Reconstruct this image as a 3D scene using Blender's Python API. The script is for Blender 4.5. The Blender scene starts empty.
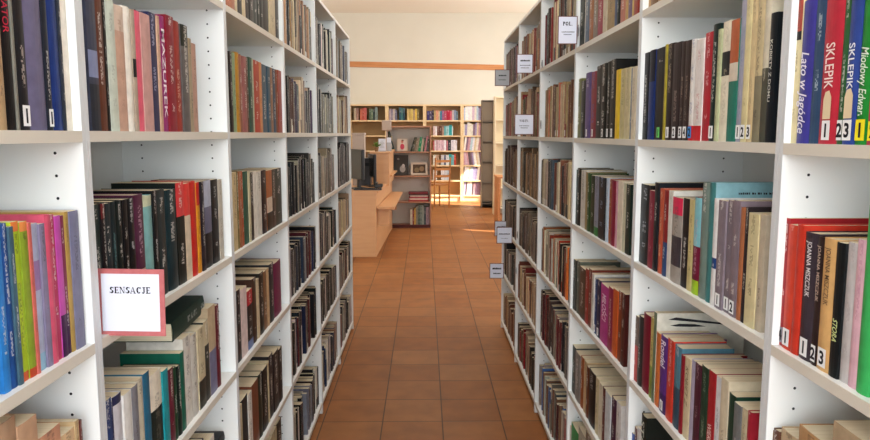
import bpy, math, random
from mathutils import Matrix, Vector
random.seed(7)
SC = bpy.context.scene
COL = SC.collection
# ------------------------------------------------------------------ camera, world, lights
F = 700.0
cam_d = bpy.data.cameras.new('camera'); cam = bpy.data.objects.new('camera', cam_d); COL.objects.link(cam)
cam_d.sensor_fit = 'HORIZONTAL'; cam_d.sensor_width = 36.0; cam_d.lens = F / 870.0 * 36.0
cam_d.clip_start = 0.05; cam_d.clip_end = 200
CH = 1.485
pitch = math.atan(86.0 / F)
yaw = math.atan((435 - 424.5) / F * math.cos(pitch))
cam.location = (0, 0, CH)
cam.rotation_euler = (math.pi / 2 - pitch, 0, -yaw)
SC.camera = cam
R3 = cam.rotation_euler.to_matrix()

SC.view_settings.view_transform = 'Standard'; SC.view_settings.look = 'None'
SC.view_settings.gamma = 1; SC.view_settings.use_curve_mapping = False
SC.view_settings.exposure = 0.2
SC.cycles.use_denoising = True
SC.cycles.max_bounces = 8; SC.cycles.diffuse_bounces = 6
SC.cycles.sample_clamp_indirect = 8

W = bpy.data.worlds.new('daylight'); SC.world = W; W.use_nodes = True
bg = W.node_tree.nodes['Background']; bg.inputs[0].default_value = (0.75, 0.87, 1.0, 1); bg.inputs[1].default_value = 2.5

def area(name, loc, size, energy, color, rot):
    l = bpy.data.lights.new(name, 'AREA'); l.shape = 'RECTANGLE'; l.size, l.size_y = size
    l.energy = energy; l.color = color
    o = bpy.data.objects.new(name, l); COL.objects.link(o); o.location = loc; o.rotation_euler = rot
    return o
D = math.radians
area('daylight_rear_windows', (0.1, -2.85, 2.3), (5.5, 2.6), 320, (0.9, 0.96, 1.0), (D(90), 0, 0))
area('daylight_side_window_near', (4.4, 3.2, 2.3), (2.6, 4.0), 90, (0.95, 0.97, 1.0), (0, D(90), 0))
area('daylight_side_window_far', (4.4, 12.4, 2.3), (2.2, 3.2), 200, (1.0, 0.97, 0.92), (0, D(90), 0))
area('overhead_fill', (0.0, 3.4, 4.05), (0.5, 5.0), 20, (1.0, 0.97, 0.92), (0, 0, 0))  # added overhead fill to brighten the aisle; no lamp fixture here
area('ceiling_fill', (-2.8, 11.0, 3.0), (1.0, 5.0), 60, (1.0, 0.96, 0.88), (D(180), 0, 0))  # added unseen light aimed upwards to brighten the ceiling
area('overhead_fill_far', (0.0, 10.5, 4.05), (1.2, 5.0), 60, (1.0, 0.96, 0.88), (0, 0, 0))  # added fill from above for the far floor; no real fixture
sun = bpy.data.lights.new('sun', 'SUN'); sun.energy = 22; sun.angle = D(0.6); sun.color = (1.0, 0.93, 0.8)
so = bpy.data.objects.new('sun', sun); COL.objects.link(so)
so.rotation_euler = Vector((-math.cos(D(35)), 0.348, -math.sin(D(35)))).to_track_quat('-Z', 'Y').to_euler()

# ------------------------------------------------------------------ helpers
def s2l(c): return c / 12.92 if c <= 0.04045 else ((c + 0.055) / 1.055) ** 2.4
GAIN = 0.95
def hexc(h, g=None):
    if len(h) == 3: h = ''.join(a * 2 for a in h)
    g = GAIN if g is None else g
    e = 1.14 if g != 1 else 1.0
    return tuple(min(0.9, s2l(int(h[i:i + 2], 16) / 255.0) ** e * g) for i in (0, 2, 4)) + (1.0,)

def new_mat(name, col=None, rough=0.6, spec=0.3, metal=0.0):
    m = bpy.data.materials.new(name); m.use_nodes = True
    b = m.node_tree.nodes['Principled BSDF']
    if col: b.inputs['Base Color'].default_value = col
    b.inputs['Roughness'].default_value = rough
    b.inputs['Specular IOR Level'].default_value = spec
    b.inputs['Metallic'].default_value = metal
    return m

def noisy(name, c1, c2, scale=(4, 4, 4), rough=0.5, spec=0.3, detail=4, bump=0.0, coord='Object'):
    m = new_mat(name, None, rough, spec); nt = m.node_tree; N = nt.nodes; L = nt.links
    b = N['Principled BSDF']
    tc = N.new('ShaderNodeTexCoord'); mp = N.new('ShaderNodeMapping'); mp.inputs['Scale'].default_value = scale
    nz = N.new('ShaderNodeTexNoise'); nz.inputs['Scale'].default_value = 1; nz.inputs['Detail'].default_value = detail
    rp = N.new('ShaderNodeValToRGB'); rp.color_ramp.elements[0].color = c1; rp.color_ramp.elements[1].color = c2
    rp.color_ramp.elements[0].position = 0.3; rp.color_ramp.elements[1].position = 0.7
    L.new(tc.outputs[coord], mp.inputs[0]); L.new(mp.outputs[0], nz.inputs['Vector'])
    L.new(nz.outputs[0], rp.inputs[0]); L.new(rp.outputs[0], b.inputs['Base Color'])
    if bump:
        bp = N.new('ShaderNodeBump'); bp.inputs['Strength'].default_value = bump; bp.inputs['Distance'].default_value = 0.003
        L.new(nz.outputs[0], bp.inputs['Height']); L.new(bp.outputs[0], b.inputs['Normal'])
    return m

class MB:
    """collects geometry of ONE mesh"""
    def __init__(self): self.v = []; self.f = []; self.m = []; self.col = []; self.ink = []; self.uv = []; self.colored = False
    def face(self, idx, mi=0): self.f.append(idx); self.m.append(mi)
    def box(self, x0, x1, y0, y1, z0, z1, mi=0, bev=0.0):
        b = bev
        if b <= 0:
            n = len(self.v)
            self.v += [(x, y, z) for z in (z0, z1) for y in (y0, y1) for x in (x0, x1)]
            for q in ((0, 2, 3, 1), (4, 5, 7, 6), (0, 1, 5, 4), (2, 6, 7, 3), (0, 4, 6, 2), (1, 3, 7, 5)):
                self.face([n + i for i in q], mi)
            return
        # chamfered box: 24 verts
        n = len(self.v); idx = {}
        X = (x0, x1); Y = (y0, y1); Z = (z0, z1)
        for i in (0, 1):
            for j in (0, 1):
                for k in (0, 1):
                    sx, sy, sz = (1 - 2 * i), (1 - 2 * j), (1 - 2 * k)
                    for a, o in (('x', (0, b, b)), ('y', (b, 0, b)), ('z', (b, b, 0))):
                        idx[(i, j, k, a)] = len(self.v)
                        self.v.append((X[i] + sx * o[0], Y[j] + sy * o[1], Z[k] + sz * o[2]))
        def Q(l): self.face([idx[t] for t in l], mi)
        for i in (0, 1):
            q = [(i, 0, 0, 'x'), (i, 0, 1, 'x'), (i, 1, 1, 'x'), (i, 1, 0, 'x')]; Q(q if i == 0 else q[::-1])
            q = [(0, i, 0, 'y'), (1, i, 0, 'y'), (1, i, 1, 'y'), (0, i, 1, 'y')]; Q(q if i == 0 else q[::-1])
            q = [(0, 0, i, 'z'), (0, 1, i, 'z'), (1, 1, i, 'z'), (1, 0, i, 'z')]; Q(q if i == 0 else q[::-1])
        for i in (0, 1):
            for j in (0, 1):
                q = [(i, j, 0, 'x'), (i, j, 1, 'x'), (i, j, 1, 'y'), (i, j, 0, 'y')]; Q(q if (i ^ j) else q[::-1])
                q = [(i, 0, j, 'x'), (i, 1, j, 'x'), (i, 1, j, 'z'), (i, 0, j, 'z')]; Q(q[::-1] if (i ^ j) else q)
                q = [(0, i, j, 'y'), (1, i, j, 'y'), (1, i, j, 'z'), (0, i, j, 'z')]; Q(q if (i ^ j) else q[::-1])
                for k in (0, 1):
                    q = [(i, j, k, 'x'), (i, j, k, 'y'), (i, j, k, 'z')]; Q(q[::-1] if (i ^ j ^ k) else q)
    def prism(self, pts, z0, z1, mi=0):
        n = len(self.v); k = len(pts)
        self.v += [(x, y, z0) for x, y in pts] + [(x, y, z1) for x, y in pts]
        self.face([n + i for i in range(k)][::-1], mi); self.face([n + k + i for i in range(k)], mi)
        for i in range(k):
            j = (i + 1) % k; self.face([n + i, n + j, n + k + j, n + k + i], mi)
    def tube(self, p, q, r, r2=None, n=10, mi=0):
        p = Vector(p); q = Vector(q); r2 = r if r2 is None else r2
        d = (q - p).normalized(); a = d.orthogonal().normalized(); b = d.cross(a)
        s = len(self.v)
        for c, rr in ((p, r), (q, r2)):
            for i in range(n):
                t = 2 * math.pi * i / n; self.v.append(tuple(c + (a * math.cos(t) + b * math.sin(t)) * rr))
        for i in range(n):
            j = (i + 1) % n; self.face([s + i, s + j, s + n + j, s + n + i], mi)
        self.face([s + i for i in range(n)][::-1], mi); self.face([s + n + i for i in range(n)], mi)
    def lathe(self, c, prof, n=16, mi=0):
        s = len(self.v)
        for r, z in prof:
            for i in range(n):
                t = 2 * math.pi * i / n; self.v.append((c[0] + r * math.cos(t), c[1] + r * math.sin(t), c[2] + z))
        for k in range(len(prof) - 1):
            for i in range(n):
                j = (i + 1) % n; self.face([s + k * n + i, s + k * n + j, s + (k + 1) * n + j, s + (k + 1) * n + i], mi)
        self.face([s + i for i in range(n)][::-1], mi); self.face([s + (len(prof) - 1) * n + i for i in range(n)], mi)
    def build(self, name, mats, parent=None, mat4=None, smooth=False):
        me = bpy.data.meshes.new(name); me.from_pydata(self.v, [], self.f)
        for m in (mats if isinstance(mats, (list, tuple)) else [mats]): me.materials.append(m)
        me.polygons.foreach_set('material_index', self.m)
        if smooth: me.polygons.foreach_set('use_smooth', [True] * len(self.f))
        if self.colored:
            ca = me.color_attributes.new('col', 'FLOAT_COLOR', 'CORNER'); ia = me.color_attributes.new('ink', 'FLOAT_COLOR', 'CORNER')
            uvl = me.uv_layers.new(name='UVMap')
            cc, ii, uu = [], [], []
            for fi, f in enumerate(self.f):
                for k in range(len(f)):
                    cc += self.col[fi]; ii += self.ink[fi]; uu += self.uv[fi][k]
            ca.data.foreach_set('color', cc); ia.data.foreach_set('color', ii); uvl.data.foreach_set('uv', uu)
        me.update()
        o = bpy.data.objects.new(name, me); COL.objects.link(o)
        if parent: o.parent = parent
        if mat4 is not None: o.matrix_local = mat4
        return o

def empty(name, loc=(0, 0, 0), rz=0.0):
    o = bpy.data.objects.new(name, None); COL.objects.link(o); o.location = loc; o.rotation_euler = (0, 0, rz); o.empty_display_size = 0.05
    return o
def tag(o, label=None, cat=None, group=None, kind=None):
    if label: o['label'] = label
    if cat: o['category'] = cat
    if group: o['group'] = group
    if kind: o['kind'] = kind
    return o
def box_obj(name, dims, mat, parent=None, bev=0.0):
    b = MB(); b.box(*dims, bev=bev); return b.build(name, mat, parent)

def ray(px, py): return (R3 @ Vector(((px - 435) / F, (220 - py) / F, -1)))
def on_x(px, py, X):                 # photo point on a vertical plane along the aisle -> (Y, Z)
    d = ray(px, py); t = X / d.x; return d.y * t, CH + d.z * t
def on_y(px, py, Y):
    d = ray(px, py); t = Y / d.y; return d.x * t, CH + d.z * t
R3i = R3.transposed()
def proj(p):
    v = R3i @ (Vector(p) - Vector((0, 0, CH))); return 435 + F * v.x / -v.z, 220 - F * v.y / -v.z

def text_verts(txt, size=1.0, shear=0.0, bold=0.0, spacing=1.0):
    cu = bpy.data.curves.new('lettering', 'FONT'); cu.body = txt; cu.size = size; cu.shear = shear; cu.offset = bold
    cu.space_character = spacing; cu.resolution_u = 3
    o = bpy.data.objects.new('lettering', cu); COL.objects.link(o)
    dg = bpy.context.evaluated_depsgraph_get(); me = bpy.data.meshes.new_from_object(o.evaluated_get(dg))
    vs = [tuple(v.co) for v in me.vertices]; fs = [list(p.vertices) for p in me.polygons]
    bpy.data.objects.remove(o); bpy.data.curves.remove(cu); bpy.data.meshes.remove(me)
    return vs, fs

# ------------------------------------------------------------------ materials
M_white = noisy('white_melamine', hexc('e2e4e2', 1), hexc('e8eae8', 1), (3, 3, 3), 0.38, 0.4)
M_front_dim = new_mat('dimmed_front_white', hexc('cfd2d4', 1), 0.35, 0.4)  # upright fronts coloured darker to offset the strong light falling on them
M_edge = new_mat('cream_edging', hexc('d2ccc0', 1), 0.4, 0.35)
M_hole = new_mat('pin_hole_dark', hexc('25282a', 1), 0.8, 0.1)
M_pages = noisy('paper_edges', hexc('cdbf9f', 1), hexc('e6dcc4', 1), (900, 3, 3), 0.85, 0.1, 2)
M_card = new_mat('white_card', hexc('d6d9e6', 1), 0.5, 0.3)
M_frame = noisy('dusty_red_card_frame', hexc('a85a5c', 1), hexc('b86a6a', 1), (60, 60, 60), 0.5, 0.3)
M_frame2 = new_mat('dark_red_card_frame', hexc('6a3f3c', 1), 0.5, 0.3)
M_ink = new_mat('black_print', hexc('1c1c22', 1), 0.6, 0.2)
M_tint = new_mat('smoky_plastic_card', hexc('9a9a9c', 1), 0.3, 0.4)

def cover_mat():
    m = new_mat('book_cover', None, 0.45, 0.2); nt = m.node_tree; N = nt.nodes; L = nt.links; b = N['Principled BSDF']
    def math_(op, a, c=None):
        n = N.new('ShaderNodeMath'); n.operation = op
        for i, x in enumerate((a, c)):
            if x is None: continue
            if isinstance(x, (int, float)): n.inputs[i].default_value = x
            else: L.new(x, n.inputs[i])
        return n.outputs[0]
    col = N.new('ShaderNodeVertexColor'); col.layer_name = 'col'
    ink = N.new('ShaderNodeVertexColor'); ink.layer_name = 'ink'
    uv = N.new('ShaderNodeUVMap'); uv.uv_map = 'UVMap'; sp = N.new('ShaderNodeSeparateXYZ'); L.new(uv.outputs[0], sp.inputs[0])
    u, v, seed = sp.outputs[0], sp.outputs[1], ink.outputs['Alpha']
    cu = math_('FLOOR', math_('MULTIPLY', u, 9.0)); cv = math_('FLOOR', math_('MULTIPLY', v, 340.0))
    cb = N.new('ShaderNodeCombineXYZ'); L.new(cu, cb.inputs[0]); L.new(cv, cb.inputs[1]); L.new(math_('MULTIPLY', seed, 91.7), cb.inputs[2])
    wn = N.new('ShaderNodeTexWhiteNoise'); wn.noise_dimensions = '3D'; L.new(cb.outputs[0], wn.inputs[0])
    letter = math_('GREATER_THAN', wn.outputs[0], 0.5)
    cb2 = N.new('ShaderNodeCombineXYZ'); L.new(math_('MULTIPLY', v, 17.0), cb2.inputs[1]); L.new(math_('MULTIPLY', seed, 57.0), cb2.inputs[2])
    nz = N.new('ShaderNodeTexNoise'); nz.inputs['Scale'].default_value = 1; nz.inputs['Detail'].default_value = 0; L.new(cb2.outputs[0], nz.inputs['Vector'])
    run = math_('GREATER_THAN', nz.outputs[0], 0.5)
    inside = math_('MULTIPLY', math_('GREATER_THAN', u, 0.34), math_('LESS_THAN', u, 0.67))
    low = math_('GREATER_THAN', v, 0.045)
    has = math_('GREATER_THAN', seed, 0.001)
    fac = math_('MULTIPLY', math_('MULTIPLY', math_('MULTIPLY', letter, run), math_('MULTIPLY', inside, low)), has)
    fac = math_('MULTIPLY', fac, 0.45)
    mx = N.new('ShaderNodeMix'); mx.data_type = 'RGBA'
    L.new(fac, mx.inputs[0]); L.new(col.outputs[0], mx.inputs[6]); L.new(ink.outputs[0], mx.inputs[7])
    # scuffs and print variation belonging to the cover
    tc = N.new('ShaderNodeTexCoord'); n2 = N.new('ShaderNodeTexNoise'); n2.inputs['Scale'].default_value = 38; n2.inputs['Detail'].default_value = 5
    L.new(tc.outputs['Object'], n2.inputs['Vector'])
    mr = N.new('ShaderNodeMapRange'); mr.inputs[1].default_value = 0.3; mr.inputs[2].default_value = 0.7; mr.inputs[3].default_value = 0.82; mr.inputs[4].default_value = 1.12
    L.new(n2.outputs[0], mr.inputs[0])
    hs = N.new('ShaderNodeHueSaturation'); L.new(mr.outputs[0], hs.inputs['Value']); L.new(mx.outputs[2], hs.inputs['Color'])
    L.new(hs.outputs[0], b.inputs['Base Color'])
    return m
M_cover = cover_mat()

# ------------------------------------------------------------------ room
CEIL = 4.13; FARW = 15.85; XL, XR, YB = -4.6, 4.6, -3.0
def tile_mat():
    m = new_mat('terracotta_tile', None, 0.4, 0.07); nt = m.node_tree; N = nt.nodes; L = nt.links; b = N['Principled BSDF']
    tc = N.new('ShaderNodeTexCoord'); mp = N.new('ShaderNodeMapping'); mp.vector_type = 'POINT'
    mp.inputs['Location'].default_value = (-0.09 / 0.31, -(3.49 % 0.302) / 0.302, 0); mp.inputs['Scale'].default_value = (1 / 0.31, 1 / 0.302, 1)
    L.new(tc.outputs['Object'], mp.inputs[0])
    br = N.new('ShaderNodeTexBrick'); br.offset = 0.0; br.squash = 1.0
    br.inputs['Scale'].default_value = 1.0; br.inputs['Brick Width'].default_value = 1.0; br.inputs['Row Height'].default_value = 1.0
    br.inputs['Mortar Size'].default_value = 0.012; br.inputs['Mortar Smooth'].default_value = 0.3; br.inputs['Bias'].default_value = 0.0
    br.inputs['Color1'].default_value = hexc('8e5a33', 1); br.inputs['Color2'].default_value = hexc('9a683f', 1); br.inputs['Mortar'].default_value = hexc('5c4230', 1)
    L.new(mp.outputs[0], br.inputs['Vector'])
    nz = N.new('ShaderNodeTexNoise'); nz.inputs['Scale'].default_value = 7; nz.inputs['Detail'].default_value = 6; L.new(tc.outputs['Object'], nz.inputs['Vector'])
    mr = N.new('ShaderNodeMapRange'); mr.inputs[1].default_value = 0.3; mr.inputs[2].default_value = 0.7; mr.inputs[3].default_value = 0.84; mr.inputs[4].default_value = 1.14
    L.new(nz.outputs[0], mr.inputs[0])
    hs = N.new('ShaderNodeHueSaturation'); L.new(mr.outputs[0], hs.inputs['Value']); L.new(br.outputs['Color'], hs.inputs['Color']); L.new(hs.outputs[0], b.inputs['Base Color'])
    m2 = N.new('ShaderNodeMapRange'); m2.inputs[3].default_value = 0.38; m2.inputs[4].default_value = 0.5; L.new(nz.outputs[0], m2.inputs[0]); L.new(m2.outputs[0], b.inputs['Roughness'])
    bp = N.new('ShaderNodeBump'); bp.invert = True; bp.inputs['Strength'].default_value = 0.4; bp.inputs['Distance'].default_value = 0.002
    L.new(br.outputs['Fac'], bp.inputs['Height']); L.new(bp.outputs[0], b.inputs['Normal'])
    return m
M_wall = noisy('cream_plaster', hexc('d3d0c4', 1), hexc('d9d6ca', 1), (1.2, 1.2, 1.2), 0.9, 0.1, 3)
M_ceil = noisy('ceiling_paint', hexc('f2eee4', 1), hexc('f5f1e8', 1), (1, 1, 1), 0.9, 0.1, 3)
box = lambda n, d, m: tag(box_obj(n, d, m), kind='structure')
box('floor', (XL, XR, YB, FARW, -0.1, 0), tile_mat())
box('ceiling', (XL, XR, YB, FARW, CEIL, CEIL + 0.1), M_ceil)
box('wall_far', (XL, XR, FARW, FARW + 0.15, 0, CEIL), M_wall)
box('wall_left', (XL - 0.15, XL, YB, FARW, 0, CEIL), M_wall)
def wall_with_windows(name, fixed0, fixed1, a0, a1, openings, along_y=True):
    """vertical wall with rectangular openings (a, b, sill, head)"""
    b = MB(); cuts = sorted(openings); cur = a0
    def bx(p, q, z0, z1):
        if q - p < 1e-4 or z1 - z0 < 1e-4: return
        b.box(fixed0, fixed1, p, q, z0, z1) if along_y else b.box(p, q, fixed0, fixed1, z0, z1)
    for p, q, s, h in cuts:
        bx(cur, p, 0, CEIL); bx(p, q, 0, s); bx(p, q, h, CEIL); cur = q
    bx(cur, a1, 0, CEIL)
    return tag(b.build(name, M_wall), kind='structure')
right_open = [(0.4, 3.2, 0.9, 3.3), (9.0, 9.24, 0.9, 2.9), (12.95, 14.1, 0.9, 3.35)]
wall_with_windows('wall_right', XR, XR + 0.15, YB, FARW, right_open)
wall_with_windows('wall_rear', YB - 0.15, YB, XL, XR, [(-2.7, -0.3, 0.9, 3.5), (0.3, 2.9, 0.9, 3.5)], False)
M_wf = new_mat('white_window_frame', hexc('eeeeea', 1), 0.4, 0.4)
M_glass = new_mat('window_glass', (1, 1, 1, 1), 0.02, 0.5)
_nt = M_glass.node_tree; _g = _nt.nodes.new('ShaderNodeBsdfTransparent'); _gl = _nt.nodes.new('ShaderNodeBsdfGlossy'); _gl.inputs['Roughness'].default_value = 0.02
_mx = _nt.nodes.new('ShaderNodeMixShader'); _mx.inputs[0].default_value = 0.06
_nt.links.new(_g.outputs[0], _mx.inputs[1]); _nt.links.new(_gl.outputs[0], _mx.inputs[2]); _nt.links.new(_mx.outputs[0], _nt.nodes['Material Output'].inputs[0])
wi = 1
def window(fixed, p, q, s, h, along_y):
    global wi
    e = MB(); t = 0.05
    def bx(mb, a, b_, z0, z1, w=0.05):
        mb.box(fixed, fixed + w, a, b_, z0, z1) if along_y else mb.box(a, b_, fixed, fixed + w, z0, z1)
    bx(e, p, p + t, s, h); bx(e, q - t, q, s, h); bx(e, p + t, q - t, s, s + t); bx(e, p + t, q - t, h - t, h)
    if q - p > 1: bx(e, (p + q) / 2 - .03, (p + q) / 2 + .03, s + t, h - t)
    o = tag(e.build(f'window_{wi}', M_wf), kind='structure'); wi += 1
    g = MB(); bx(g, p + t, q - t, s + t, h - t, 0.006); g.build('window_pane', M_glass, o)
for p, q, s, h in right_open: window(XR + 0.05, p, q, s, h, True)
for p, q, s, h in [(-2.7, -0.3, 0.9, 3.5), (0.3, 2.9, 0.9, 3.5)]: window(YB - 0.1, p, q, s, h, False)
# wooden rail on the far wall
M_rail = noisy('orange_pine', hexc('b97a48', 1), hexc('cc9060', 1), (2, 40, 40), 0.5, 0.3)
rail = MB(); rail.box(-2.3, 2.3, -0.03, 0.0, -0.06, 0.06, bev=0.006)
ro = rail.build('trim_1', M_rail); ro.location = (0, FARW, 2.986); ro.rotation_euler = (0, D(1.2), 0); tag(ro, kind='structure')

# ------------------------------------------------------------------ white bookcases along the aisle
XLF, XRF = -0.548, 0.588          # fronts of the two rows
JO = {'L': [0.325, 1.150, 1.985, 2.80, 3.61, 4.42, 5.25], 'R': [0.345, 1.158, 1.945, 2.775, 3.61, 4.445, 5.27]}
DEPTH = 0.30; PT = 0.012; ST = 0.018
ROWS = {'L': [1.84, 1.49, 1.14, 0.80, 0.455, 0.062], 'R': [1.815, 1.47, 1.13, 0.785, 0.44, 0.062]}
TOPZ = 2.17; TOPS = {'L': 2.19, 'R': 2.17}
ORD = ['nearest', 'second', 'third', 'fourth', 'fifth', 'sixth']
SIDE = {'L': 'left', 'R': 'right'}
def unit_y(k, side): return JO[side][k], JO[side][k + 1]
def frame_mat(side, y, x=None, z=0.0):
    x = x if x is not None else (XLF if side == 'L' else XRF)
    return Matrix.Translation((x, y, z)) @ Matrix.Rotation(math.pi / 2 if side == 'L' else -math.pi / 2, 4, 'Z')
def bookcase(side, k):
    y0, y1 = unit_y(k, side); w = y1 - y0 - 0.001
    root = empty('bookcase'); root.matrix_world = frame_mat(side, (y0 + y1) / 2)
    what = {0: 'beside the camera', 5: 'ending the row'}.get(k, 'along the aisle')
    tag(root, f'tall white open bookcase, {ORD[k]} from the viewer in the {SIDE[side]} row, {what}', 'bookcase', 'white bookcases lining the aisle')
    h = w / 2; TOPZ = TOPS[side]
    for s in (-1, 1):
        b = MB(); x0, x1 = sorted((s * h, s * (h - PT))); b.box(x0, x1, 0.001, DEPTH, 0, TOPZ); b.box(x0, x1, 0, 0.001, 0, TOPZ, 2)
        xi = s * (h - PT) - s * 0.0004
        for yy in (0.045, 0.24):
            z = 0.25
            while z < 2.12:
                n = len(b.v); pts = [(xi, yy + 0.0027 * math.cos(t * math.pi / 3), z + 0.0027 * math.sin(t * math.pi / 3)) for t in range(6)]
                b.v += pts; b.face([n + i for i in range(6)] if s < 0 else [n + i for i in range(6)][::-1], 1); z += 0.0365
        b.build('side_panel', [M_white, M_hole, M_front_dim], root)
    i = h - PT - 0.0003
    box_obj('top_panel', (-i, i, 0, DEPTH, TOPZ - ST, TOPZ), M_white, root, 0.0015)
    for z in ROWS[side]:
        b = MB(); b.box(-i, i, 0.0015, DEPTH - 0.006, z - ST, z); b.box(-i, i, 0.0, 0.0015, z - ST, z, 1); b.build('shelf', [M_white, M_edge], root)
    box_obj('back_panel', (-i, i, DEPTH - 0.005, DEPTH, 0.0, TOPZ - ST), M_white, root)
    box_obj('plinth', (-i, i, 0.02, 0.035, 0.0, ROWS[side][5] - ST - 0.0005), M_white, root)
    return root
for k in range(6):
    bookcase('L', k); bookcase('R', k)

# ------------------------------------------------------------------ books
BOOKS = []      # every book: dict
def add_book(mat4, t, h, d, col, ink='ddd', bands=(), hard=True, sticker=None, title=None, patch=False, art=None, where=None, orient=None, pos=0):
    BOOKS.append(dict(M=mat4, t=t, h=h, d=d, col=col, ink=ink, bands=list(bands), hard=hard, sticker=sticker, title=title, patch=patch, art=art, where=where, pos=pos, seed=random.random() * .98 + .01))
def lum(h):
    c = hexc(h, 1); return .2 * c[0] + .7 * c[1] + .1 * c[2]
def parse_row(side, unit, row, yref, data, x0, recess=0.010, plane=None, shelf=None, where=None):
    """data: 'x1,ytop,colour,options|...' ; x is the photo column of the book's far/near edge on the spine plane"""
    rnd = random.Random(hash((unit, row)) % 1000 + (3 if side == 'L' else 5))
    zs = shelf if shelf is not None else ROWS[side][row]
    if plane is None: X = (XLF - recess) if side == 'L' else (XRF + recess)
    xa = x0; n = 0
    for item in data.split('|'):
        item = item.strip()
        if not item: continue
        f = [q.strip() for q in item.split(',')]; x1 = float(f[0]); yt = f[1]; colr = f[2]
        opts = f[3].split(';') if len(f) > 3 else []
        if plane is None:
            a, _ = on_x(xa, yref, X); c, _ = on_x(x1, yref, X); lo, hi = min(a, c), max(a, c)
            ym = (lo + hi) / 2; t = hi - lo
            if yt == '-': h = rnd.uniform(.215, .245)
            else: h = on_x((xa + x1) / 2, float(yt), X)[1] - zs
        else:
            a, _ = on_y(xa, yref, plane); c, _ = on_y(x1, yref, plane); t = c - a; ym = (a + c) / 2
            h = on_y((xa + x1) / 2, float(yt), plane)[1] - zs
        xa = x1
        if colr == '_': continue
        h = max(.1, min(.325, h))
        n += 1
        kw = dict(ink='e8e4dc' if lum(colr) < .25 else '3a3430', hard=rnd.random() < .4)
        d = rnd.uniform(.125, .16) * (1 + (h - .21) * 2); ln = 0.0
        for o in opts:
            o = o.strip()
            if not o: continue
            if o in ('cov', 'leaf'): kw['art'] = o
            elif o[0] == '/': kw['ink'] = o[1:]
            elif o[0] == '#': kw['sticker'] = (o[1], {'g': '6ad06a', 'y': 'f2e020', 'b': '3a8ad0', 'k': '8a8a96'}.get(o[2:3], 'eeeeee'))
            elif o[0] == 'T': kw['title'] = o[2:].split('@')
            elif o[0] == 't': q = o[1:].split('='); kw.setdefault('bands', []).append((1 - float(q[0]), 1.0, q[1]))
            elif o[0] == 'b': q = o[1:].split('='); kw.setdefault('bands', []).append((0, float(q[0]), q[1]))
            elif o[0] == 'm': q = o[1:].split('='); r = q[0].split('-'); kw.setdefault('bands', []).append((float(r[0]), float(r[1]), q[1]))
            elif o[0] == 'P': kw['patch'] = True
            elif o[0] == 'D': d = float(o[1:])
            elif o[0] == 'l': ln = float(o[1:])
            elif o == 'pb': kw['hard'] = False
            elif o == 'hb': kw['hard'] = True
            elif o == '0': kw['ink'] = None
        jit = rnd.uniform(0, .004)
        if plane is None:
            m = frame_mat(side, ym, X + (jit if side == 'R' else -jit), zs)
        else:
            m = Matrix.Translation((ym, plane + jit, zs))
        if ln: m = m @ Matrix.Translation((0, 0, abs(math.sin(D(ln))) * t / 2)) @ Matrix.Rotation(D(ln), 4, 'Y')
        add_book(m, t * .985, h, min(d, .26), colr, where=where or (side, unit, row), pos=n, **kw)

PAL = {
 'mix': 'c9b89a,8a2f2c,2b2d33,d8d2c4,3c5560,a58a68,5a3a30,e2dccd,23262a,6e7f6a,b5653a,7a6a80,2f4a3a,d0c0a8'.split(','),
 'dark': '16181b,1e2024,1a2622,302428,14161e,3a362f,203036,e4ded0,5a1e24,8a8478,16191d,26342e,d0c8b4,1c2440'.split(','),
 'warm': 'b79a78,a3714f,8b5a45,c8b08c,7a4a3c,d4c4a8,9a3c34,6a5248,bfa488,8a7660,5a4a42,cbb79a'.split(','),
 'grey': '8a8880,5c5a58,a8a498,3a3a3c,c8c2b4,6a5a50,484a50,d8d4ca,7a4a44,2c2c30'.split(','),
 'pale': 'd8cfbc,c4b8a0,e4ddd0,a89a84,8c8072,b0583c,5a6a78,d0c8b8,7a6858,3a3c40'.split(','),
}
def fill(side, k, row, pal, ya=None, yb=None, hm=.205, seed=None, gap=0.0, tk=(.012, .034), back=False):
    y0, y1 = unit_y(k, side); ya = y0 + PT + .004 if ya is None else ya; yb = y1 - PT - .004 - gap if yb is None else yb
    rnd = random.Random((k * 17 + row * 5 + (0 if side == 'L' else 101)) if seed is None else seed)
    zs = ROWS[side][row]; X = (XLF - .010) if side == 'L' else (XRF + .010)
    pl = PAL[pal] if pal in PAL else pal.split(','); y = ya; out = []
    base = hm
    while True:
        t = rnd.uniform(*tk)
        if rnd.random() < .18: t *= 1.35
        if y + t > yb: break
        if rnd.random() < .15: base = hm + rnd.uniform(-.02, .03)
        h = base + rnd.uniform(-.012, .014)
        c = rnd.choice(pl); kk = rnd.uniform(.8, 1.12); v = [max(0, min(255, int(int(c[i:i + 2], 16) * kk * rnd.uniform(.97, 1.03)))) for i in (0, 2, 4)]
        out.append((y + t / 2, t, h, '%02x%02x%02x' % tuple(v))); y += t + .0006
    seq = out if side == 'L' else out[::-1]
    for n, (ym, t, h, c) in enumerate(seq):
        j = rnd.uniform(0, .008) + (0 if rnd.random() < .85 else rnd.uniform(.01, .03)); bands = []
        if rnd.random() < .15: bands = [(0.0, .25, rnd.choice(pl))]
        elif rnd.random() < .12: bands = [(.7, 1.0, rnd.choice(pl))]
        m = frame_mat(side, ym, X + (j if side == 'R' else -j), zs)
        add_book(m, t * .985, h, rnd.uniform(.125, .165), c, 'e4ded0' if lum(c) < .22 else '4a4038', bands, rnd.random() < .4,
                 ('', 'e6e2dc') if rnd.random() < .14 else None, where=(side, k, row), pos=n + 1)

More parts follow.
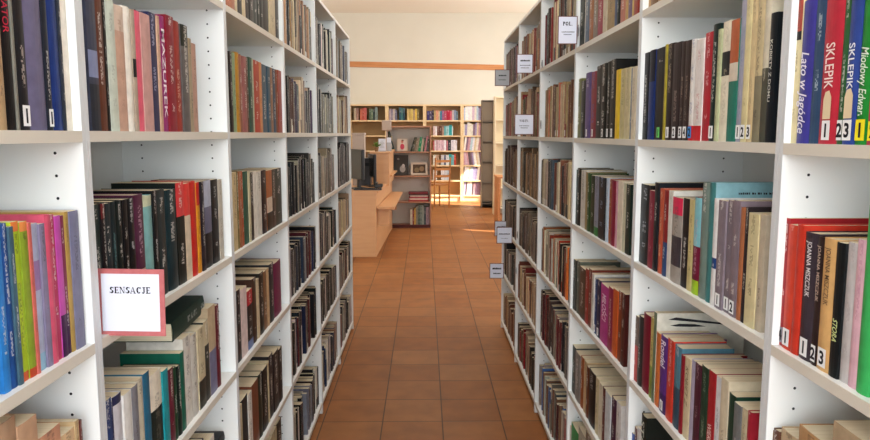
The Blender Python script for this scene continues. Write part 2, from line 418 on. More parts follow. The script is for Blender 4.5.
# ---- left row, first bookcase
parse_row('L', 0, 1, 68, '5,-,b59a78;x|17,-,1f1c1e,/c02040;T=DOMINATOR@.0@.42@.5|19,-,8d8a80,0;pb|28.5,-,2a282b,#1;b.3=2a282b;/d8c8c0|46,-,75708c,0;hb|51.5,-,2b2f3a,#1|63,-,27407f,0;hb|65,-,3a3e48,pb|73,-,e6e0d4,0;hb|79,-,bcb7a4,pb'.replace(';x', ''), -3)
parse_row('L', 0, 2, 265, '4.5,223,3a8ad0|12,223,2a5a9c,/f0f0f0|16.5,226,4f6c7c|24,221,b4cc3c,t.06=e08a50;b.06=d0653a|31.5,221,93a83c,t.06=e0955a;b.06=c2502e|34.5,222,d0746a,pb|43,223,b6bcd6,m.55-.75=a88ab8;b.12=9cc0d8;0|48.5,223,8d86a0,pb|54,214,d0607a,0|59.5,214,bc4468|65,215,c25cae,b.3=4a2050;0|69,215,8a3a5a,b.3=4a2050|73,211,b69a5a,pb|82,210,82829c,/3c3c50', -3)
parse_row('L', 0, 3, 425, '20,421,b79a80|40,420,c8a68a,pb|62,431,c99a80,D.19|76,432,d8bc98,D.2;pb|80,420,c9b08a,pb|83,420,70403c', -2)
# ---- left row, second bookcase
parse_row('L', 1, 1, 70, '99.5,-3,4a4e60,m.4-.6=8c94b4;b.35=343842;0|107,0,6b4030,pb|109.7,1,2a2826,pb|118,1,cdd4c8,/8a9088|127,7,c8a592,t.2=d4c0b0;/a08070|134.5,8,ece6dc,0;hb|138,11,b0a090,m.45-.6=2c2c2c;0|143.8,12,e06a80,0|153,15,c9a09a,0|160,14,3c3c60,/b0b4d0|162.5,17,caa890,pb|168.5,17,9c3878,T=MAZUREK@.1@.88@.5;/f4e8ee|176,17,92263a|183,22,a03c34,/e4c8b0|190,26,6c6664,t.2=2a3028|194,39,a89880|198,44,b89484', 90)
parse_row('L', 1, 2, 235, '103,204,34403e|107,203,262022,t.12=6a2a2c|114,203,26343a|119,201,1e2c30,/6aa0a4|124.6,200,1e2624|129.5,199,1c1a1c|136.7,198,1c1c20,/dcdcdc|146.5,194,5c3048,/c8a8b8;b.35=c8b8a8|156,195,86b4b4,0;t.1=c8ccb0|160,190,1c1e20,/f0f0f0|169,189,333b3c,hb|179,189,20383e,hb|187,182,1c2422,t.33=d8484c|193,183,d8c8b0,t.33=dc4a44;0|199.5,181,c8342e,0|202.6,182,dc9a34,t.25=c8342e|206,181,28202c|214.7,180,707086,b.4=202024;t.3=b4b8c8;0|221,179,1c1c1e,/c8c8c8|225,179,c4bcae,pb', 95.6)
parse_row('L', 1, 3, 400, '112,400,2c4a80|115,402,2a3260|124.5,394,cfcdd4,t.08=3a3c60;0|132.7,392,e2e0dc,0|139,385,8a8a92|146,378,c8c0ae|152,371,34708c,0|164.5,371,e0d8c8,m.15-.6=26302c;/6a6a60|170,368,2c98a0,0|175,367,6c2a3c|179,366,1e4a34|183,364,1c2c28|187,350,1e6a58,0|194.5,334,d4d0c8,/202020|201,332,c8c4bc,/181818|208,325,c8bca0,b.35=3a3a34|213,318,3c3c38,t.3=c4b89c|220,303,c0ac90,0;b.5=7c7c98|224,302,6a2430', 103.6)
# a thick book lying across the tops
y_, _ = on_x(190, 330, XLF - .02)
def lying(side, ymid, z, w, t, d, col, where, bands=(), tilt=0, yawd=0, recess=.03, pos=60, title=None, ink='d8d8d8'):
    X = (XLF - recess) if side == 'L' else (XRF + recess)
    m = frame_mat(side, ymid, X, z) @ Matrix.Rotation(D(yawd), 4, 'Z') @ Matrix.Rotation(D(90 + tilt), 4, 'Y') @ Matrix.Translation((-t / 2, 0, -w / 2))
    add_book(m, t, w, d, col, ink, bands, True, where=where, pos=pos, title=title)
lying('L', 1.69, 1.015, .23, .045, .16, '1c3a34', ('L', 1, 3), tilt=-3)
parse_row('L', 1, 4, 420, '196,452,c8c0b0|205,445,3a3a40|214,440,d8d4cc', 186)
lying('L', 1.83, .60, .215, .035, .17, '16171a', ('L', 1, 4), title=['OS', '.42', '.6', '.6'])
# ---- left row, third bookcase
parse_row('L', 2, 0, 15, '236.5,-,b88068|238.5,-,d8c8a8|243,-,2c2a28|247,-,d4c4a4|250.5,-,3a3634|254,-,48423e|258,-,4a5050|261,-,24302e|264.5,-,1e2422|270,-,26221e|276,-,c8b898|279.5,-,3a322a|284,-,a8a498', 231, shelf=None)
parse_row('L', 2, 1, 95, '234,52,3a302c|237.5,53,95a684|241,53,c09038|244,55,9c6a5c|248,57,a06864|250,58,6a4a3a|253,58,3c5648|255,59,b8c0a8|260.7,61,b4442e|263,63,c8906a|268,65,4c6070|271,67,395a6c|273.5,68,9a7458|277,69,34506c|278.5,70,8a5a44|282.5,71,9c3e28', 231.5)
parse_row('L', 2, 2, 215, '238.5,172,c8b48c|241,171,7a7048|243,171,a06a48|245.7,171,b05c3c|250,171,1f5c4c,0|252,171,c8c0a0|255,172,26282a|258.7,171,e0dcd2,0|263,171,d8d4ca,/404048|268,170,33242a|273.5,170,b06a3c,m.3-.55=d8c8b8;b.3=242020;0|277,169,4a3a38|283,168,26302c', 234.5)
parse_row('L', 2, 3, 320, '238,289,28304c,t.1=4a68a8|242,289,2a262c|248.5,287,e0ccc8,0|254,289,1e2026,t.25=b82838;b.15=6a7ca8|258.5,277,4a3228|261.5,278,cbb89a|265.5,271,2a2420|269,270,8a6648|271.5,267,c8a884|276,262,2a3238|283,260,7c1e54,0', 236)
parse_row('L', 2, 4, 405, '242.5,407,c8bc9c|249,397,1e2c34,0|253,392,d8d4cc|260,381,7c4a34,0|264,372,26342c|269,366,1c1e1e|271,360,c8bc9c|275,352,302c30|280,349,2a2024|284,346,1e1c20', 237)
parse_row('L', 2, 5, 430, '268,432,c4b494|273,428,b8a888|278,424,c8b898|283,418,26221e', 262)
# ---- left row, fourth to sixth bookcase
fill('L', 3, 0, '2a2e2e,b8a888,3a4448,1f2a2e,c8b898,6a6258,26221e,b08868', hm=.25)
fill('L', 3, 1, '3a3e40,24262a,5a3a30,4a2a58,c8c0b0,c8b498,33383a,1e2022', hm=.22)
fill('L', 3, 2, 'dark', hm=.22); fill('L', 3, 3, '5a1e28,3a3e44,1e2024,263a6a,d8d8dc,20242a,2c3c50,8a8e94', hm=.22)
fill('L', 3, 4, 'dark', hm=.21); fill('L', 3, 5, '1c1e22,8a8e94,20283c,2a2a2c,c4c0b4,26262a', hm=.215)
fill('L', 4, 0, 'dark', hm=.23); fill('L', 4, 1, '2a322e,20241f,8a8a78,24302c,3a3e38,b8ae94', hm=.23)
fill('L', 4, 2, '26221f,5a2a26,3a3230,6a5a48,c0b094,20201e', hm=.23); fill('L', 4, 3, 'dark', hm=.23); fill('L', 4, 4, 'dark', hm=.2); fill('L', 4, 5, 'd0ccc4,263a5c,8a6a58,c0b8a8,3a3a40,303848', hm=.22)
fill('L', 5, 0, '8a7a68,6a5a50,a89880,4a4440,5a6068', hm=.24); fill('L', 5, 1, 'b89c78,8a6a50,c8b490,6a5240,a8907a', hm=.23)
fill('L', 5, 2, '26201e,3a2c28,1e1e1e,4a3a34', hm=.25); fill('L', 5, 3, 'c0ac8c,b09a7c,3a3230,8a7a68', hm=.23); fill('L', 5, 4, 'dark', hm=.22); fill('L', 5, 5, 'grey', hm=.22)

# ---- right row, first bookcase
parse_row('R', 0, 1, 75, '797.5,1,dcd0a8,t.22=b05040;m.72-.78=1c1c20;/3a3428;pb|810,1,4c489c,T=Lato w Jagódce@.35@.93@.6@s;/e8e4f4;hb|819.5,-1,3c5878,/d0e0e8|837.5,-12,c43a4c,#1;P;T=SKLEPIK@.35@.645@.5;/f4e0dc;hb|844,-,3c6c44,#2|856,-12,3c549c,#3;P;T=SKLEPIK@.35@.645@.5;/e8ecf8;hb|869,-12,2c9440,#1y;T=Miodowy Edward@.37@.84@.6@s;/e4f4e0;hb|882,-,c44a60,#2y', 791.5)
parse_row('R', 0, 2, 280, '784.5,217,ac3038,#4k;pb|793,224,d8523c,#1;/e8a090;D.16|800.5,224,cc4432,0|814,232,4a4048,#1;T=JOANNA MISZCZUK@.07@.5@.34;/eeeaec;hb|820,236,3a2a28,#2;T=JOANNA MISZCZUK@.07@.5@.5;/c8b0a0;hb|834,238,dcb47c,#3;T=JOANNA MISZCZUK@.07@.5@.34;/5a4030;hb|843,242,1e2224,T=STORA@.56@.73@.55@s;/d8e8a0|853,242,c8c4c4,/a0989c|862,239,deb8c4,/b07890|875,205,48b468,0;D.2|888,207,1e2422', 778.5)
parse_row('R', 0, 3, 430, '769,426,d8cc48,0;D.2|772,429,8a6a4a|778,430,6a4a3c,D.17|797,434,c8b090,D.19|830,436,c09a70,D.2|880,437,b8a488,D.2', 765)
# ---- right row, second bookcase
parse_row('R', 1, 0, 5, '646,-,5a4a34|650,-,caa878|656,-,8a6a4c|661,-,a8906a|668,-,6a5a48|675,-,c0a880|700,-,8a7a60|730,-,6a5040|760,-,b09a78', 641)
parse_row('R', 1, 1, 78, '648,53,1c1e22,t.2=22242a;m.2-.5=26262a|654,50.5,233a74,t.35=1c2030;0|663.5,48,1c1c20,#1g;/e8e0e0;m.1-.6=1c1c20|665,45,a89a3c,0;pb|671.5,44,33282a,#1;/b8a898|679,43,382a2c,#2;/a09088|683,42,3a2c2c,#3;/a89888|688,41,40302e,#4;/a89888|693.5,40,e0dcd8,#2b;/3a5a9c;b.15=d0343c|701.7,39.5,e4dcd8,/b84a50;b.15=c8303a|709,33,b42c3c,/e8c8c8|715.5,25,1f3230,#1|719,30,b8bc98,/5a6048|727.5,22,e4dcc8,m.55-.75=2a2c30;/b0a890|736,20.5,2f7c6c,t.35=b86844;m.5-.65=d8ccbc;0|741.5,1,a8a8b8,#1;/6c7a9c;pb|747,-1,d8ccA0,#2;/9a8a60;pb|752,-3,d4c098,#3;/8a7a58;pb|759,-5,c8b894,/2a2824;b.45=8a826c|765,-6,d4ccb8,b.5=5a584c;/c0b8a4|772,14,20262c,T=KOBIETY Z DOMU@.2@.68@.36;/d8d8d0;hb', 643.8)
parse_row('R', 1, 2, 250, '637.7,185,c8522c,/2a1a18|647,184,1c1c20,/c8c8d0|652,190,8c3044,/c09098|656,182,22262c,D.18|660.5,188,c0644c,/e8c8a0|665,190,8c3030,b.4=3a5078|669.5,190,dcd8d0,/a0988c|679.5,197,a8a098,t.2=dc3860;m.2-.55=4a4248;/504848|686,198,2a2426|691,199,cdbf8c,/5a5434|698,197,7a2440,t.5=8cc4cc;b.15=a8c838;/c8a0b0|705,182,7c8c84,D.17|711,182,8fb6be,m0-1=4c8484;0;D.24;hb;cov|716,198,e0dedc,/c8c8cc;m.35-.45=2c4c80|723.5,200,8c8088,#1;pb|730,200,847880,#1;pb|737,200,8a7c84,#2;pb|741.5,207,b07452,0|746,207,342c30,D.18|756,213,d8cca4,/5a5040;pb|762,214,c4b8a4,pb', 633)
parse_row('R', 1, 3, 385, '635.5,313,705a4c,b.55=b83c38|639.7,314,3c3634|646.5,312,801c34,0|651,316,c0b070,b.4=8a9448|654,310,d4d0c4,m0-1=748068;0;D.23;leaf|658,331,d07a44|666,335,683c88,T=Rondel@.05@.4@.6;/f0e4f0;#1;b.25=4c2c6c|672,338,c84434,/e8c8c0|679,345,5a8494,b.5=3c5464;/c8c4cc|682,354,8a2430|688,357,d4c4a4,T=KOBIET Z@.1@.6@.45@s;/6a5a44|694,360,b4acc0,0|700,363,542434,/b08c94|707,366,2a4434,/90a088|714,371,a82c34,T=WIERNOŚĆ@.55@.93@.55;/f0d0c8|720,377,d8d8da,/5c6070|727.5,379,d0c4ac|734.5,395,1f4434,0|742,405,7a7c7c|748,410,c8bca0,pb|752,413,a83040', 630)
parse_row('R', 1, 4, 428, '633,432,3a5a9c|636,428,6a3c3c|640,428,d8d4d0|645,415,20241f,T=START@.05@.5@.6;/d0d4c8;D.2', 629)
# ---- right row, third bookcase
parse_row('R', 2, 0, 20, '583.5,-,26322e|585,-,c8c4b8|588,-,6a7684|592,-,a06a40|596,-,8a7a6a|602,-,9c3848|606,-,c4b8a0|613,-,a08860|615.5,-,5a6880|618,-,2e3430|624,-,b87868|627,-,b89868|630.5,-,7a6a80|633,-,cab070|637,-,9a4438', 579)
parse_row('R', 2, 1, 100, '580,79,7a7a50|584.5,81,26262a|589.5,73,6a5888,/d0c8d8;#1|595,72,8c3a48,/4a5aa0;#1|600,66,1c1c20,/e8e8e8|605,64,24221f,#2|609,62,26241f,#1|614,60,201e1c,#1|619,70,e0c030,0|624,69,c4b88c,/6a6040|629,68,c8bc98,/8a8060|631,68,7a8490|634.5,67,d4c8b0', 576)
parse_row('R', 2, 2, 210, '575.5,169,284434|579,168,22261f|584,170,d0ccc4,/181818|586,172,a08a60|589,173,3c5a34|593,175,26381f|598,176,8c90a0,b.15=2c7c3c|604.3,177,1c2028,/a8c0e0|607,178,bcc8d4|610,179,a0603c|614.5,180,8c2440,0|617,181,c89aa8|622,181,dccfbc,0|625,183,c4c0a8|629.5,184,22342c', 572.5)
parse_row('R', 2, 3, 310, '575,258,3c423c|578,260,6a6e62|584,267,5a4638|587,268,a03c38|590.5,268,7a3c30,D.21|593,273,d8d4cc|595.7,278,2c4c80,#1|599.5,279,232c4c,#1|607.5,285,b43c88,T=MIŁOŚCI@.15@.6@.5;/f0d0e4|612,287,94244c|617,289,c86430,0|621,291,8a4428|624.5,293,54241f', 570.5)
parse_row('R', 2, 4, 385, '570.5,341,222c28|574,345,3c423f|579,352,8a8480|582,356,9c5c34|585,360,c4ac88|588,366,74442c|594.5,371,1c1e22|598,378,c8bc9c|602,384,d0c8b4|605,388,6a3c34|611,394,ccd0d2,0|616,399,4c2440|621,404,d0ccc8', 567)
parse_row('R', 2, 5, 428, '567,420,b03040|571,424,d8d0c4|578,428,3c9c5c,0|585,432,b8b0a0|592,436,8a7a6a', 564)
# ---- right row, fourth to sixth bookcase
fill('R', 3, 0, '1f3a34,26262a,8a2c2c,5a3a30,a06a4c,3a4a50,c8b89c,2c3c44', hm=.25)
fill('R', 3, 1, 'c0ac88,8a4434,a8906c,b06048,d0c0a0,6a4a38,9c7a58', hm=.235); fill('R', 3, 2, 'b09c80,8a5a44,c4b494,5a6a74,3a3c40,d0c4ac,7a4a3c', hm=.23)
fill('R', 3, 3, '3a2c28,c8703c,d4c8b0,c8bca4,a8442c,dcd4c4,8a8478', hm=.215); fill('R', 3, 4, '6a2430,8a3a3c,26282c,3c3c40,9c9084,22262a,5c4a44', hm=.225); fill('R', 3, 5, '8a8478,3c4c54,c4bcac,d8d4cc,4c6c9c,5c2c34,8a6a54', hm=.215)
fill('R', 4, 0, 'warm', hm=.24); fill('R', 4, 1, 'a88a68,c0a888,7a5a48,8a2c34,4c4c30,b89c7c', hm=.235); fill('R', 4, 2, '4c443c,b0946c,9a7c5c,c4ac84,8a6c50', hm=.235)
fill('R', 4, 3, '6a5a50,4a423e,8a7a6c,7a6a5c,a0907c', hm=.225); fill('R', 4, 4, 'warm', hm=.215); fill('R', 4, 5, '6a5848,8a7460,3c3834,8c2c34,b8a488', hm=.21)
fill('R', 5, 0, '6a5a68,8a4c5c,7a6a5c,9c8c78,5c4c48', hm=.24); fill('R', 5, 1, '9c5c5c,a8947c,7a5448,6a5a50', hm=.235); fill('R', 5, 2, '5c4238,7a5c48,4a3a34,94785c', hm=.24)
fill('R', 5, 3, '2c2c30,5a4a44,8a7a6a', hm=.22); fill('R', 5, 4, 'grey', hm=.22); fill('R', 5, 5, 'warm', hm=.21)
# the parts of the first bookcases beside the camera
for s_, rows in (('L', (1, 2, 3)), ('R', (1, 2, 3))):
    for r_ in rows: fill(s_, 0, r_, 'mix', yb=.90 if s_ == 'L' else .865, hm=.215)
for s_ in 'LR':
    for k_ in (0, 1, 2):
        for r_ in range(6):
            if not any(b['where'] == (s_, k_, r_) for b in BOOKS): fill(s_, k_, r_, 'mix', hm=.21)

# ------------------------------------------------------------------ far furniture
def frontal_case(name, x0, x1, yf, depth, top, shelves, mats, label, cat='bookcase', group=None, t=.035, back=True, base=0.0):
    m, mb = mats; w = (x1 - x0) / 2
    root = empty(name, ((x0 + x1) / 2, yf, 0)); tag(root, label, cat, group)
    for s in (-1, 1):
        a, b_ = sorted((s * w, s * (w - t))); box_obj('side_panel', (a, b_, 0, depth, 0, top), m, root, .002)
    i = w - t - .0005
    box_obj('top_panel', (-i, i, 0, depth, top - t, top), m, root, .002)
    for z in shelves: box_obj('shelf', (-i, i, 0.001, depth - .012, z - t * .8, z), m, root, .002)
    if back: box_obj('back_panel', (-i, i, depth - .01, depth, 0.0, top - t), mb, root)
    box_obj('plinth', (-i, i, .03, .05, 0.0, shelves[-1] - t * .8 - .0005), m, root)
    return root
M_birch = noisy('pale_birch', hexc('dcbf92', 1), hexc('e8cfa4', 1), (3, 3, 30), .5, .3)
M_birchb = noisy('brown_hardboard', hexc('8c7452', 1), hexc('967c58', 1), (3, 3, 3), .7, .2)
M_birchc = noisy('tan_hardboard', hexc('b89468', 1), hexc('c09c70', 1), (3, 3, 3), .7, .2)
FY = 15.5
hz = [1.784, 1.452, 1.12, .80, .466, .134]
frontal_case('open_bookcase', -1.65, -.825, FY, .32, 2.13, hz, (M_birch, M_birchb), 'pale birch bookcase against the far wall, half hidden behind the desk computers', group='birch bookcases on the far wall')
frontal_case('open_bookcase', -.823, 0.002, FY, .32, 2.13, hz, (M_birch, M_birchb), 'pale birch bookcase against the far wall, behind the low brown bookcase', group='birch bookcases on the far wall')
frontal_case('open_bookcase', .004, .826, FY, .32, 2.13, hz, (M_birch, M_birchc), 'pale birch bookcase on the far wall behind the wooden chair', group='birch bookcases on the far wall')
frontal_case('open_bookcase', .828, 1.30, FY, .32, 2.13, hz, (M_birch, M_birchc), 'narrow pale birch bookcase full of leaning books, last on the far wall', group='birch bookcases on the far wall')
PY = FY + .04
def far(row, x0, data, yref, w): parse_row('F', 9, row, yref, data, x0, plane=PY, shelf=hz[row], where=w)
far(0, 354, '356,108,c8b8a0|358.5,108,a8887c|360,109,_|362,109,c87860|364,108,b85c4c|366.5,108,c8746a|369,108,_|371,109,5c6c58|373,109,6c7c64|375,109,3c4c4c|377.5,107,8c9c98', 114, 'A')
far(0, 389, '391,109,b8a8b0|393,109,8c8498|395,109,c4b8b0|397,110,7c7c94|399,109,_|401,107,3c6470|403,108,4c7c80|405,108,2c4c5c|407,109,_|409,109,d8c088|411,109,c8b070|413,109,e0c878|415,110,b8a080|417,109,e0c060|419,109,8c8050', 114, 'B')
far(0, 427, '429,111,4c4480|432,111,5c5470|434,110,3c3448|436,111,c0a878|438.5,110,d8a088|440,111,c8b8a0|442,111,3c7c98|444,110,9c5c84|446.5,111,b85c70|450,110,b02c48|452,111,d06c7c|454,110,c0b8b8|456,110,8c98b0|458,111,6c8088', 115, 'C')
far(1, 433, '435,126,d8c0c0|437,126,e8e0e0|439,126,7c5448|442,126,6c4c40|444,125,a88c7c|446,126,74b0b4|449,126,a4ccd0|452,125,3ca4a8|453,126,d0e0e0', 130, 'C')
far(2, 433, '434.5,141,b8646c|436,140,e0d8dc|438,140,d0b0b8|441,140,e0c8d0|444,140,d8b8c4|446,140,ececf0|448,141,c0808c|451,140,3c444c|454,140,dcd8e0|457,140,e8e4e8', 146, 'C')
far(3, 433, '436,155,e0dcd0|439,155,c4a890|441,155,_|444,155,c8c8cc|446,155,5c6480|449,155,d8dce0|451.5,154,38a8a8|454,155,7cb4bc|456,154,c0503c', 160, 'C')
far(4, 433, '437,170,d8d0c8|441,170,_|444,168,e0e0e4|447,169,c8ccd4|450,170,b8c4d0', 175, 'C')
rr = random.Random(5)
for row in range(6):
    y = [112, 128, 142, 157, 172, 187][row]; x = 463.4; parts = []
    while x < 480.6:
        x += rr.uniform(1.4, 2.4); parts.append('%.1f,%.1f,%s,l%.1f;pb;0' % (x, y - 5 + rr.uniform(-1.5, 1.5), rr.choice('e8e4e8,d0b8c8,a8a0c0,e0dcd0,8c7488,c8a0a8,b8ccd8,f0ece8,6c5c60,d8c8a8,bcc8e0'.split(',')), [0, 2, 7, -8, 6, 4][row]))
    far(row, 463.4, '|'.join(parts), y + 2, 'D')

M_oak = noisy('beech_laminate', hexc('c49468', 1), hexc('cc9e72', 1), (3, 3, 25), .35, .4)
M_rust = noisy('reddish_beech', hexc('a4765c', 1), hexc('b08468', 1), (3, 3, 25), .45, .3)
M_greyb = new_mat('grey_back_board', hexc('cbc3b8', 1), .7, .2)
M_dark = new_mat('dark_red_brown', hexc('4c1c18', 1), .5, .3)
# low brown bookcase behind the desk
BX0, BX1, BY = -.60, .105, 11.06
lz = [1.485 - (s - 134) * BY / F for s in (151.5, 175.5, 201.5, 225.5)]
lowcase = frontal_case('open_bookcase', BX0, BX1, BY, .3, 1.61, lz, (M_rust, M_greyb), 'low reddish beech bookcase with picture frames, standing behind the end of the desk', t=.022)
box_obj('base_strip', (-.34, .34, .0, .028, 0.0, .05), M_dark, lowcase)
def lowbooks(row, x0, data, yref): parse_row('F', 8, row, yref, data, x0, plane=BY + .05, shelf=lz[row], where='low')
lowbooks(0, 390, '392,136,c8b890,|394.5,131,2c3c34,l-14', 145)
lowbooks(0, 410, '412,137,3c3c34,l18|414,137,5c5c4c,l14|416,138,8c7c6c,l12|418,138,9c9484,l12|420.5,137,2c8c64,l8|422.5,139,b8b0a0,l8|424,138,3c5c4c,l8|426,136,c08890,l10|429,139,5c5c58,l4', 145)
lowbooks(3, 410, '412.5,209,d0c8b8|414,210,8c3c3c|416,208,c8a860|418,206,8c8c80|420,205,5c6c64|422,205,788880|424,205,98a098|426,207,48545c|429,207,a89098', 218)
for i, (c, x0, x1) in enumerate((('a83c3c', 408.5, 428.5), ('d8c8bc', 409.5, 428), ('a84450', 409, 429), ('c8b8b0', 410, 428), ('5c3838', 409, 428.5), ('8c3c44', 408.5, 428))):
    a, _ = on_y(x0, 195, BY + .05); b_, _ = on_y(x1, 195, BY + .05); t = .024
    m = Matrix.Translation(((a + b_) / 2, BY + .05, lz[2] + t * i + .0005 * i)) @ Matrix.Rotation(D(90), 4, 'Y') @ Matrix.Translation((-t / 2, 0, -(b_ - a) / 2))
    add_book(m, t, b_ - a, .2, c, None, (), True, where='low', pos=40 + i)

def picture(name, x0, x1, y0, y1, Y, fcol, pcol, pic, label, fw=.012):
    ax, az = on_y(x0, y1, Y); bx_, bz = on_y(x1, y0, Y); w = bx_ - ax; h = bz - az
    r = empty(name, ((ax + bx_) / 2, Y, az)); tag(r, label, 'picture frame'); r.rotation_euler = (D(-4), 0, 0)
    f = MB()
    f.box(-w / 2, w / 2, 0, .018, 0, fw); f.box(-w / 2, w / 2, 0, .018, h - fw, h); f.box(-w / 2, -w / 2 + fw, 0, .018, fw, h - fw); f.box(w / 2 - fw, w / 2, 0, .018, fw, h - fw)
    f.build('frame', new_mat(name + '_frame', hexc(fcol, 1), .4), r)
    box_obj('backing', (-w / 2 + fw, w / 2 - fw, .009, .017, fw, h - fw), new_mat(name + '_backing', hexc(pcol, 1), .6), r)
    for pn, cx, cz, rx, rz, c in pic:
        b = MB(); n = 14; pts = [(cx * w / 2 + rx * w * math.cos(2 * math.pi * k / n), cz * h + rz * h * math.sin(2 * math.pi * k / n)) for k in range(n)]
        s = len(b.v); b.v += [(x, .0085, z) for x, z in pts] + [(x, .0065, z) for x, z in pts]
        b.face([n + k for k in range(n)]); [b.face([k, (k + 1) % n, n + (k + 1) % n, n + k]) for k in range(n)]
        b.build(pn, new_mat(pn + '_print', hexc(c, 1), .6), r)
    return r
picture('picture_frame', 394, 408.3, 155, 174.8, BY + .08, '2a2826', '3c3a36', [('printed_figure', .2, .3, .2, .18, 'a8a4a0'), ('printed_highlight', .3, .45, .1, .1, 'd0ccc8'), ('printed_shape', -.4, .8, .08, .05, '8a8880')], 'black framed dark picture with pale figure on the low bookcase')
picture('picture_frame', 411, 427.5, 162.5, 175, BY + .09, 'c8b8a4', '4c3c2c', [('printed_shape', -.3, .4, .15, .2, '7c6c50'), ('printed_highlight', .3, .5, .15, .2, '8c7458')], 'small landscape photo in a broad pale frame on the low bookcase', .03)
picture('child_drawing', 397, 407.5, 138.5, 151, BY + .07, 'b8a48c', 'c8bcb0', [('printed_dress', 0, .35, .2, .24, 'b83c54'), ('printed_head', 0, .75, .12, .12, 'c07c6c'), ('printed_hair', .05, .84, .11, .06, '4c2c28')], 'small upright drawing of a figure in red on the low bookcase', .006)

# reception desk
def desk():
    r = empty('reception_desk', (0, 0, 0)); r.location = (-.56, 8.42, 0); tag(r, 'beech laminate reception desk with raised counter and outer ledges', 'desk')
    b = MB(); b.prism([(-.95, 0), (-.028, 0), (.045, 2.62), (-.95, 2.62)], 0, .78); b.build('carcass', M_oak, r)
    b = MB(); b.prism([(-.97, -.012), (0, -.012), (.035, 1.18), (-.97, 1.18)], .7805, .808); b.build('desktop', M_oak, r)
    b = MB(); b.box(-.17, .075, 1.19, 2.58, .7805, 1.22, bev=.004); b.build('raised_counter', M_oak, r)
    b = MB(); b.box(-.19, .095, 1.17, 2.6, 1.2205, 1.245, bev=.004); b.build('counter_top', M_oak, r)
    b = MB(); b.prism([(-.018, .06), (.19, .08), (.22, 2.38), (.05, 2.38)], .575, .60); b.build('ledge', M_oak, r)
    b = MB(); b.prism([(-.018, .20), (.12, .20), (.12, .225), (-.018, .225)], .36, .5745); b.build('bracket', M_oak, r)
    b = MB(); b.prism([(.04, 2.0), (.14, 2.0), (.14, 2.025), (.04, 2.025)], .36, .5745); b.build('bracket', M_oak, r)
    b = MB(); b.prism([(.08, 1.3), (.11, 1.3), (.13, 2.58), (.08, 2.58)], .90, .92); b.build('upper_ledge', M_oak, r)
desk()
M_black = new_mat('black_plastic', hexc('1a1a1c', 1), .35, .4)
M_screen = new_mat('monitor_glass', hexc('1c2024', 1), .12, .5)
def monitor(x, y, rz, label, h=.34, w=.48):
    r = empty('computer_monitor', (x, y, .809), rz); tag(r, label, 'monitor', 'monitors on the reception desk')
    b = MB(); b.box(-.12, .12, -.09, .09, 0, .014, bev=.004); b.build('stand_base', M_black, r)
    b = MB(); b.box(-.025, .025, -.005, .03, .0145, .2, bev=.004); b.build('stand_neck', M_black, r)
    b = MB(); b.box(-w / 2, w / 2, -.045, -.006, .12, .12 + h, bev=.006); b.build('housing', M_black, r)
    box_obj('screen', (-w / 2 + .015, w / 2 - .015, -.047, -.0455, .135, .105 + h), M_screen, r)
monitor(-.83, 8.72, D(-62), 'black computer monitor on the desk end, beside the white bookcases', h=.37)
monitor(-.66, 9.15, D(-75), 'black computer monitor on the desk, against the raised counter', h=.3, w=.42)
r = empty('desk_telephone', (-.585, 8.95, .809)); tag(r, 'small black telephone on the desk in front of the raised counter', 'telephone')
b = MB(); b.box(-.05, .05, -.08, .08, 0, .04, bev=.008); b.build('telephone_base', M_black, r)
b = MB(); b.box(-.048, -.012, -.075, .075, .0405, .065, bev=.008); b.build('handset', M_black, r)
b = MB(); b.box(0.0, .045, -.06, .06, .0405, .046, bev=.001); b.build('keypad', M_screen, r)
r = empty('keyboard', (-.72, 8.52, .809)); tag(r, 'black keyboard lying on the desk end', 'keyboard')
b = MB(); b.box(-.14, .2, -.06, .06, 0, .018, bev=.004); b.build('keyboard_case', M_black, r)
b = MB(); [b.box(-.13 + i * .0232, -.13 + i * .0232 + .019, -.05 + j * .025, -.03 + j * .025, .0182, .025) for i in range(14) for j in range(4)]; b.build('keys', M_screen, r)
r = empty('desktop_computer', (-.78, 9.32, .809)); tag(r, 'black desktop computer case standing between the two monitors', 'computer')
b = MB(); b.box(-.07, .07, -.12, .2, .006, .36, bev=.005); b.build('computer_case', M_black, r)
b = MB(); b.box(-.055, .055, -.124, -.1205, .26, .3, bev=.001); b.build('disc_drive', M_screen, r)
b = MB(); [b.box(x_ - .01, x_ + .01, y_ - .01, y_ + .01, 0, .0058) for x_ in (-.05, .05) for y_ in (-.1, .18)]; b.build('foot', M_screen, r) if False else None
b = MB(); b.box(-.06, .06, -.11, .19, 0, .0058); b.build('base_pad', M_screen, r)
M_beige = new_mat('beige_metal', hexc('a8988c', 1), .5)
r = empty('storage_box', (-.86, 9.35, .809)); tag(r, 'tall greyish pink box behind the monitors on the desk', 'box')
b = MB(); b.box(-.09, .07, -.1, .1, 0, .66, bev=.004); b.build('box_body', M_beige, r)
b = MB(); b.box(-.095, .075, -.105, .105, .6605, .69, bev=.004); b.build('box_lid', M_beige, r)
